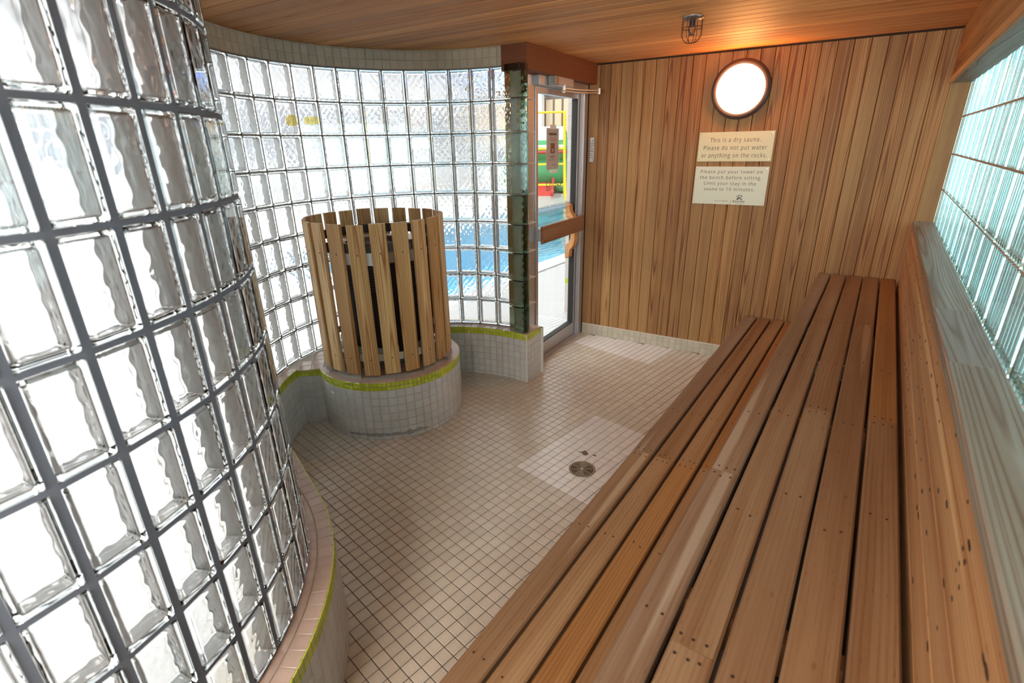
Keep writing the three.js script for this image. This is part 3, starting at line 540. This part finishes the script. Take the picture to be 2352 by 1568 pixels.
// ------------------------------------------------------------------ lamp, signs, sprinkler, sensor, drain
function lamp(label, at, turn, color, power) {
  const l = group('wall_lamp', at, turn); tag(l, label, 'lamp');
  const rim = new THREE.LatheGeometry([[0.11, 0], [0.186, 0], [0.192, 0.012], [0.19, 0.034], [0.178, 0.05], [0.16, 0.052], [0.157, 0.03]].map(([x, y]) => new THREE.Vector2(x, y)), 48); rim.rotateX(Math.PI / 2);
  part('rim', rim, flat(0.07, 0.04, 0.035, 0.5), l, [0, 0, 0.001]);
  const dome = new THREE.LatheGeometry([[0.157, 0.02], [0.156, 0.046], [0.147, 0.06], [0.12, 0.074], [0.07, 0.084], [0.0001, 0.087]].map(([x, y]) => new THREE.Vector2(x, y)), 48); dome.rotateX(Math.PI / 2);
  const glow = new THREE.MeshStandardMaterial({ roughness: 0.4, color: 0xffffff }); glow.emissive = new THREE.Color().setRGB(1, 0.86, 0.66); glow.emissiveIntensity = 1.7;
  part('lamp_diffuser', dome, glow, l);
  part('lamp_holder', (() => { const q = cyl(0.11, 0.012, 24); q.rotateX(Math.PI / 2); q.translate(0, 0, 0.007); return q; })(), plaster, l);
  const p = new THREE.PointLight(new THREE.Color().setRGB(...color), power, 0, 2); p.position.set(0, 0, 0.062); p.castShadow = true; p.shadow.radius = 6; l.add(p);
}
lamp('round glowing wall lamp with dark rim above the two signs', [WALLO[0] + XD[0] * -0.655, 1.993, WALLO[2] + XD[1] * -0.655], wallTurn, [1, 0.33, 0.05], LAMP_POWER);
{
  // strip lamp on the wall behind the camera
  const l = group('strip_lamp', [-0.3, 1.72, 1.699], Math.PI); tag(l, 'long white strip lamp on the wooden wall behind the camera', 'lamp');
  part('housing', new RoundedBoxGeometry(0.96, 0.2, 0.05, 2, 0.01), plaster, l, [0, 0, 0.026]);
  const e = new THREE.MeshStandardMaterial({ color: 0xffffff, roughness: 0.5 }); e.emissive = new THREE.Color().setRGB(1, 0.96, 0.88); e.emissiveIntensity = 1.5;
  part('lamp_diffuser', box(0.9, 0.16, 0.006), e, l, [0, 0, 0.054]);
  const a = new THREE.RectAreaLight(new THREE.Color().setRGB(1, 0.97, 0.9), STRIP, 0.9, 0.16); a.position.set(0, 0, 0.062); a.rotation.y = Math.PI; l.add(a);
}
function sign(name, label, u, y, w, h, lines, logo) {
  const s = group(name, [WALLO[0] + XD[0] * u + ND[0] * 0.001, y, WALLO[2] + XD[1] * u + ND[1] * 0.001], wallTurn); tag(s, label, 'sign');
  const cv = document.createElement('canvas'); cv.width = 1024; cv.height = Math.round(1024 * h / w); const c = cv.getContext('2d'), H = cv.height;
  c.fillStyle = logo ? '#cdd3bf' : '#cbcca8'; c.fillRect(0, 0, 1024, H);
  c.fillStyle = '#3a2f22'; c.textAlign = 'center';
  for (const [t, x, yy, size, sp, wgt] of lines) { c.font = (wgt ?? '') + ' ' + size + 'px sans-serif'; c.letterSpacing = '0px'; let tw = 0; const gap = size * 0.09, ws = [...t].map((q) => { const v = c.measureText(q).width + gap; tw += v; return v; }); c.save(); c.translate(x, yy); c.scale(sp / tw, 1); c.textAlign = 'left'; let cx = -tw / 2; [...t].forEach((q, i) => { c.fillText(q, cx, 0); cx += ws[i]; }); c.restore(); }
  if (logo) {
    c.strokeStyle = '#3a2f22'; c.lineWidth = 4; c.beginPath(); c.moveTo(556, H - 66); c.lineTo(556, H - 26); c.quadraticCurveTo(554, H - 18, 546, H - 16); c.stroke();
    c.fillStyle = '#3a2f22'; // the flowing R
    c.beginPath(); c.moveTo(634, H - 72); c.quadraticCurveTo(650, H - 116, 676, H - 126); c.lineTo(664, H - 74); c.closePath(); c.fill();
    c.lineWidth = 9; c.beginPath(); c.moveTo(632, H - 116); c.quadraticCurveTo(650, H - 140, 690, H - 138); c.quadraticCurveTo(722, H - 132, 702, H - 112); c.quadraticCurveTo(690, H - 102, 672, H - 100); c.stroke();
    c.lineWidth = 13; c.beginPath(); c.moveTo(676, H - 102); c.quadraticCurveTo(698, H - 78, 720, H - 76); c.stroke();
  }
  const t = new THREE.CanvasTexture(cv); t.colorSpace = THREE.SRGBColorSpace;
  const face = new THREE.MeshStandardMaterial({ map: t, roughness: 0.45 }), side = flat(0.6, 0.56, 0.4, 0.5);
  const m = shade(new THREE.Mesh(new THREE.BoxGeometry(w, h, 0.004), [side, side, side, side, face, side])); m.name = 'plate'; m.position.z = 0.003; s.add(m);
  for (const a of [-1, 0, 1]) for (const b of [-1, 1]) { if (logo && a === 0 && b === -1) continue; const q = part('screw', cyl(0.0045, 0.003, 10), flat(0.5, 0.46, 0.3, 0.4, 0.6), s, [a * (w / 2 - 0.014), b * (h / 2 - 0.014), 0.006], [Math.PI / 2, 0, 0]); }
  return s;
}
sign('sign', 'cream sign reading This is a dry sauna under the lamp', -0.648, 1.6225, 0.503, 0.2, [['This is a dry sauna.', 512, 138, 82, 700], ['Please do not put water', 512, 246, 82, 880], ['or anything on the rocks.', 512, 352, 82, 920]]);
sign('sign', 'white sign reading Please put your towel on the bench', -0.65, 1.3525, 0.503, 0.268, [['Please put your towel on', 512, 96, 66, 880], ['the bench before sitting.', 512, 180, 66, 880], ['Limit your stay in the', 512, 264, 66, 750], ['sauna to 10 minutes.', 512, 346, 66, 730], ['City of Regina', 424, 505, 30, 195, 'italic'], ['REGINA', 672, 512, 40, 176, 'bold'], ['Infinite Horizons', 690, 532, 15, 120]], true);
{
  const s = group('fire_sprinkler', [-0.937, CEIL, -2.944]); tag(s, 'ceiling fire sprinkler inside a rusty wire cage', 'sprinkler');
  const rust = flat(0.16, 0.06, 0.03, 0.6, 0.5);
  part('flange', (() => { const g = new THREE.LatheGeometry([[0.0001, -0.016], [0.02, -0.016], [0.048, -0.012], [0.05, 0]].map(([x, y]) => new THREE.Vector2(x, y)), 28); return g; })(), flat(0.32, 0.27, 0.24, 0.4, 0.8), s);
  for (let i = 0; i < 4; i++) { const a = i * Math.PI / 4 + 0.2, c = Math.cos(a), q = Math.sin(a); part('cage_wire', tube([[0.05 * c, -0.004, 0.05 * q], [0.05 * c, -0.085, 0.05 * q], [0.03 * c, -0.112, 0.03 * q], [0, -0.118, 0], [-0.03 * c, -0.112, -0.03 * q], [-0.05 * c, -0.085, -0.05 * q], [-0.05 * c, -0.004, -0.05 * q]], 0.0017, 40, 6), rust, s); }
  part('cage_ring', (() => { const g = new THREE.TorusGeometry(0.05, 0.0017, 6, 32); g.rotateX(Math.PI / 2); g.translate(0, -0.05, 0); return g; })(), rust, s);
  part('body', merge([(() => { const g = cyl(0.012, 0.03, 12); g.translate(0, -0.03, 0); return g; })(), tube([[-0.014, -0.04, 0], [-0.016, -0.06, 0], [0, -0.078, 0], [0.016, -0.06, 0], [0.014, -0.04, 0]], 0.003, 16, 6), (() => { const g = cyl(0.014, 0.003, 14); g.translate(0, -0.08, 0); return g; })()]), darkSteel, s);
  part('glass_bulb', (() => { const g = cyl(0.0025, 0.034, 8); g.translate(0, -0.06, 0); return g; })(), flat(0.5, 0.2, 0.1, 0.2), s);
}
{
  const u = -1.748, s = group('sensor_cover', [WALLO[0] + XD[0] * u, 1.614, WALLO[2] + XD[1] * u], wallTurn); tag(s, 'small ribbed grey metal sensor cover on the boards beside the door', 'sensor');
  part('plate', new RoundedBoxGeometry(0.034, 0.19, 0.006, 1, 0.002), alu, s, [0, 0, 0.003]);
  for (let i = 0; i < 9; i++) part('fin', box(0.034, 0.0075, 0.016), flat(0.72, 0.73, 0.75, 0.35, 0.7), s, [0, -0.062 + i * 0.0155, 0.012], [0.35, 0, 0]);
  part('clip', merge([box(0.034, 0.016, 0.014, 0, 0.084, 0.01), box(0.034, 0.016, 0.014, 0, -0.084, 0.01)]), aluDull, s);
  for (const y of [0.072, -0.073]) part('screw', cyl(0.004, 0.003, 8), screwMat, s, [0.01, y, 0.021], [Math.PI / 2, 0, 0]);
}
{
  const s = group('floor_drain', [-1.047, 0.0012, -2.112], 0.6); tag(s, 'round slotted metal drain in the white tile patch', 'drain');
  const brass = flat(0.26, 0.22, 0.16, 0.5, 0.6);
  part('sump', (() => { const g = cyl(0.066, 0.001, 32); return g; })(), black, s, [0, 0.0006, 0]);
  const annulus = (r0, r1, y) => new THREE.LatheGeometry([[r0, 0], [r0, y], [r1, y], [r1, 0]].map(([a, b]) => new THREE.Vector2(a, b)), 40);
  part('rim', annulus(0.06, 0.072, 0.004), brass, s);
  for (const r of [0.0075, 0.0175, 0.0275, 0.0375, 0.0475]) part('grate_ring', annulus(r + 0.003, r + 0.0068, 0.0034), brass, s);
  for (let i = 0; i < 4; i++) part('spoke', box(0.12, 0.0036, 0.007, 0, 0.0018, 0), brass, s, [0, 0, 0], [0, i * Math.PI / 4, 0]);
  part('centre_screw', cyl(0.006, 0.002, 12), steel, s, [0, 0.0045, 0]);
}

// ------------------------------------------------------------------ pool hall beyond the glass
{
  const hallFloor = tiled(0.66, 0.66, 0.66, 0.3), hallGrout = flat(0.42, 0.42, 0.42, 0.9);
  const f = group('floor_hall'); structure(f, 'white tiled deck of the pool hall outside the glass', 'floor');
  // deck around the pool basin
  const PX0 = -7.8, PX1 = -4.0, PZ0 = -15, PZ1 = -4.3;
  part('deck', merge([box(4.5, 0.25, 26, -1.75, -0.129, -8), box(8.6, 0.25, 26, PX0 - 4.3, -0.129, -8), box(PX1 - PX0, 0.25, 6, (PX0 + PX1) / 2, -0.129, PZ0 - 3), box(PX1 - PX0, 0.25, 9, (PX0 + PX1) / 2, -0.129, PZ1 + 4.5)].map((g) => g)), hallFloor, f);
  part('coping', merge([box(0.3, 0.03, PZ1 - PZ0, PX1 + 0.15, 0.0, (PZ0 + PZ1) / 2)]), tiled(0.86, 0.86, 0.84, 0.3), f);
  // tiles seen through the door
  const g = tileGeo(0.0478, 0.0478, 0.004, 0.0012), th = -8.707 * D2R, F = [-Math.sin(th), -Math.cos(th)], G = [Math.cos(th), -Math.sin(th)], list = [];
  for (let i = 0; i < 90; i++) for (let j = -48; j < 4; j++) { const x = -2.3 + F[0] * i * T4 + G[0] * j * T4, z = -3.3 + F[1] * i * T4 + G[1] * j * T4, a = x / z; if (x > -2.16 || x < -3.68 || a < 0.505 || a > 0.66) continue; list.push([x, z]); }
  list.sort((a, b) => Math.hypot(...a) - Math.hypot(...b));
  part('bed', box(1.55, 0.003, 4.6, -2.93, -0.004, -5.5), hallGrout, f);
  const rest = [];
  list.forEach(([x, z], k) => { if (k < 300) part('tile', g, hallFloor, f, [x, -0.0025, z], [-Math.PI / 2, 0, th]); else { const c = g.clone(); c.rotateZ(th); c.rotateX(-Math.PI / 2); c.translate(x, -0.0025, z); rest.push(c); } });
  if (rest.length) part('tile_field', merge(rest), hallFloor, f).userData.kind = 'stuff';
  const p = group('pool'); structure(p, 'swimming pool with pale blue water beside the white deck', 'pool');
  const blue = flat(0.3, 0.66, 0.82, 0.5);
  part('basin', merge([box(PX1 - PX0, 0.1, PZ1 - PZ0, (PX0 + PX1) / 2, -1.25, (PZ0 + PZ1) / 2), box(0.1, 1.2, PZ1 - PZ0, PX0 - 0.05, -0.6 - 0.005, (PZ0 + PZ1) / 2), box(0.1, 1.2, PZ1 - PZ0, PX1 + 0.05, -0.605, (PZ0 + PZ1) / 2), box(PX1 - PX0, 1.2, 0.1, (PX0 + PX1) / 2, -0.605, PZ0 - 0.05), box(PX1 - PX0, 1.2, 0.1, (PX0 + PX1) / 2, -0.605, PZ1 + 0.05)]), blue, p);
  const wt = new THREE.MeshPhysicalMaterial({ transmission: 1, thickness: 0, ior: 1.33, roughness: 0.03, bumpMap: waveTex, bumpScale: 0.004 }); wt.color.setRGB(0.55, 0.86, 0.95);
  const wg = new THREE.PlaneGeometry(PX1 - PX0, PZ1 - PZ0); wg.rotateX(-Math.PI / 2); part('water', wg, wt, p, [(PX0 + PX1) / 2, -0.09, (PZ0 + PZ1) / 2]);
}
{
  const c = group('ceiling_hall'); structure(c, 'white ceiling of the pool hall', 'ceiling');
  part('slab', box(16, 0.3, 27, -8.6, HALL_Y + 0.15, -8.5), hallPaint, c);
  for (const [x, z] of hallPanels) {
    const t = group('ceiling_light_panel', [x, HALL_Y - 0.04, z]); tag(t, 'large bright light panel on the pool hall ceiling', 'light', 'light panels of the pool hall');
    part('housing', box(2.3, 0.08, 2.7), plaster, t);
    const e = new THREE.MeshStandardMaterial({ color: 0xffffff, roughness: 0.5 }); e.emissive = new THREE.Color().setRGB(1, 0.985, 0.96); e.emissiveIntensity = 1.5;
    part('light_diffuser', box(2.2, 0.01, 2.6, 0, -0.045, 0), e, t);
  }
  const w = group('wall_hall_left'); structure(w, 'white side walls of the pool hall', 'wall');
  part('panel', merge([box(0.3, HALL_Y + 0.2, 27, -16.3, HALL_Y / 2, -8.5), box(16, HALL_Y + 0.2, 0.3, -8.6, HALL_Y / 2, 4.4), box(0.3, HALL_Y + 0.2, 3.7, -1.4, HALL_Y / 2, 2.6), box(0.3, HALL_Y + 0.2, 16, -1.6, HALL_Y / 2, -12.6), box(0.3, HALL_Y - 2.4, 6.2, -1.0, (HALL_Y + 2.4) / 2, -2.4)]), hallPaint, w);
  const band = []; for (let k = 0; k < 12; k++) band.push(box(0.05, 1.5, 1.4, -16.12, 2.2, 2.6 - k * 1.9)); part('window_strip', merge(band), flat(0.32, 0.34, 0.38, 0.3), w);
  // pier beside the door, clad in large pale tiles with one lime course
  const q = group('wall_hall_pier'); structure(q, 'pale tiled pier just outside the glass door', 'wall');
  part('core', box(0.74, HALL_Y, 0.25, -2.155, HALL_Y / 2, -4.66), groutPale, q);
  for (let i = 0; i < 2; i++) for (let j = 0; j < 26; j++) { const lime = j === 3; part(lime ? 'lime_tile' : 'tile', tileGeo(0.1, lime ? 0.048 : 0.1, 0.004, 0.0015), lime ? limeTile[0] : tiled(0.74, 0.68, 0.64, 0.35), q, [-2.474 + i * 0.103, lime ? 0.335 : j < 3 ? 0.052 + j * 0.103 : 0.31 + (j - 3) * 0.103, -4.535]); }
}
{
  // far wall: glazing above, beige panels between dark mullions, window strip below
  const w = group('wall_hall_far'); structure(w, 'far wall of the pool hall with beige panels and white beams', 'wall');
  const Z = -20, beige = flat(0.78, 0.62, 0.44, 0.7), mull = flat(0.2, 0.17, 0.15, 0.7), white = flat(0.84, 0.84, 0.84, 0.6), skyPane = new THREE.MeshPhysicalMaterial({ transmission: 1, thickness: 0, roughness: 0 }); skyPane.color.setRGB(0.45, 0.55, 0.85);
  part('plinth', box(15, 0.9, 0.3, -8.6, 0.45, Z), white, w); part('beam', box(15, 0.3, 0.4, -8.6, 3.95, Z), white, w); part('beam', box(15, 0.4, 0.34, -8.6, 1.65, Z), white, w); part('lintel', box(15, 0.5, 0.3, -8.6, HALL_Y - 0.2, Z), white, w);
  part('lower_pane', box(15, 0.56, 0.02, -8.6, 1.18, Z), flat(0.3, 0.36, 0.42, 0.15), w);
  part('mullion_back', box(15, 1.95, 0.1, -8.6, 2.82, Z - 0.08), mull, w);
  for (let k = 0; k < 34; k++) { const x = -15.8 + k * 0.42; part('panel', box(0.31, 1.5, 0.06, x, 2.66, Z), beige, w); part('pane', box(0.36, 0.86, 0.008, x, 4.53, Z), skyPane, w); part('mullion', box(0.06, 0.9, 0.1, x + 0.21, 4.53, Z), mull, w); }
  for (const x of [-14.9, -12.25, -9.4, -6.2, -3.4]) part('column', box(0.22, HALL_Y, 0.22, x, HALL_Y / 2, Z + 0.35), white, w);
}
{
  // lifeguard chair across the pool
  const y = flat(0.95, 0.68, 0.02, 0.35), c = group('lifeguard_chair', [-8.75, 0.0, -14.6], 0.55); tag(c, 'tall yellow tubular lifeguard chair across the pool', 'chair');
  for (const s of [-1, 1]) part('side_frame', tube([[s * 0.5, 0.03, 0.6], [s * 0.48, 0.4, 0.5], [s * 0.45, 1.4, 0.25], [s * 0.44, 2.55, 0.12], [s * 0.44, 2.62, 0.0], [s * 0.44, 2.6, -0.4]], 0.035, 30, 8), y, c);
  for (const s of [-1, 1]) part('leg', tube([[s * 0.44, 2.6, -0.4], [s * 0.46, 1.4, -0.5], [s * 0.5, 0.03, -0.75]], 0.035, 14, 8), y, c);
  for (const [yy, z] of [[0.5, 0.47], [1.1, 0.33], [1.55, 0.22], [2.6, -0.2]]) part('rung', tube([[-0.47, yy, z], [0, yy, z], [0.47, yy, z]], 0.03, 4, 8), y, c);
  part('seat', new RoundedBoxGeometry(0.85, 0.08, 0.55, 2, 0.02), flat(0.85, 0.85, 0.84, 0.5), c, [0, 1.62, -0.12]);
  part('backrest', new RoundedBoxGeometry(0.85, 0.4, 0.05, 2, 0.02), flat(0.85, 0.85, 0.84, 0.5), c, [0, 2.0, -0.42]);
}
{
  const f = group('frog_slide', [-10.7, 0, -17.3], 0.5); tag(f, 'green frog shaped play slide with round yellow eyes at the far pool edge', 'slide');
  const green = flat(0.05, 0.36, 0.14, 0.4), red = flat(0.6, 0.05, 0.05, 0.4), yel = flat(0.75, 0.7, 0.05, 0.4);
  const ell = (a, b, c) => { const g = new THREE.SphereGeometry(1, 28, 18); g.scale(a, b, c); return g; };
  part('head', ell(1.25, 0.55, 0.9), green, f, [0, 1.55, 0]); part('mouth', ell(1.28, 0.12, 0.95), red, f, [0, 1.42, 0.02]); part('body', ell(1.15, 0.75, 0.9), green, f, [0, 0.72, -0.1]);
  for (const s of [-1, 1]) { const e = part('eye', ell(0.3, 0.3, 0.24), green, f, [s * 0.62, 2.0, 0.35]); part('iris', ell(0.22, 0.22, 0.06), yel, e, [0, 0, 0.2]); part('pupil', ell(0.1, 0.1, 0.03), black, e, [0, 0, 0.26]); }
  part('chute', merge([box(0.9, 0.08, 1.5, 0, 0.5, 1.3), box(0.08, 0.25, 1.5, -0.45, 0.6, 1.3), box(0.08, 0.25, 1.5, 0.45, 0.6, 1.3)]), red, f, [0, 0, 0], [0.28, 0, 0]);
  for (const s of [-1, 1]) part('foot', ell(0.4, 0.16, 0.5), green, f, [s * 0.8, 0.16, 0.6]);
}
{
  const g = group('ground'); structure(g, 'grey paving outside the window wall', 'ground');
  part('paving', box(12, 0.1, 30, 6.6, -0.3, -6), flat(0.5, 0.52, 0.52, 0.9), g);
}
renderer.render(scene, camera);
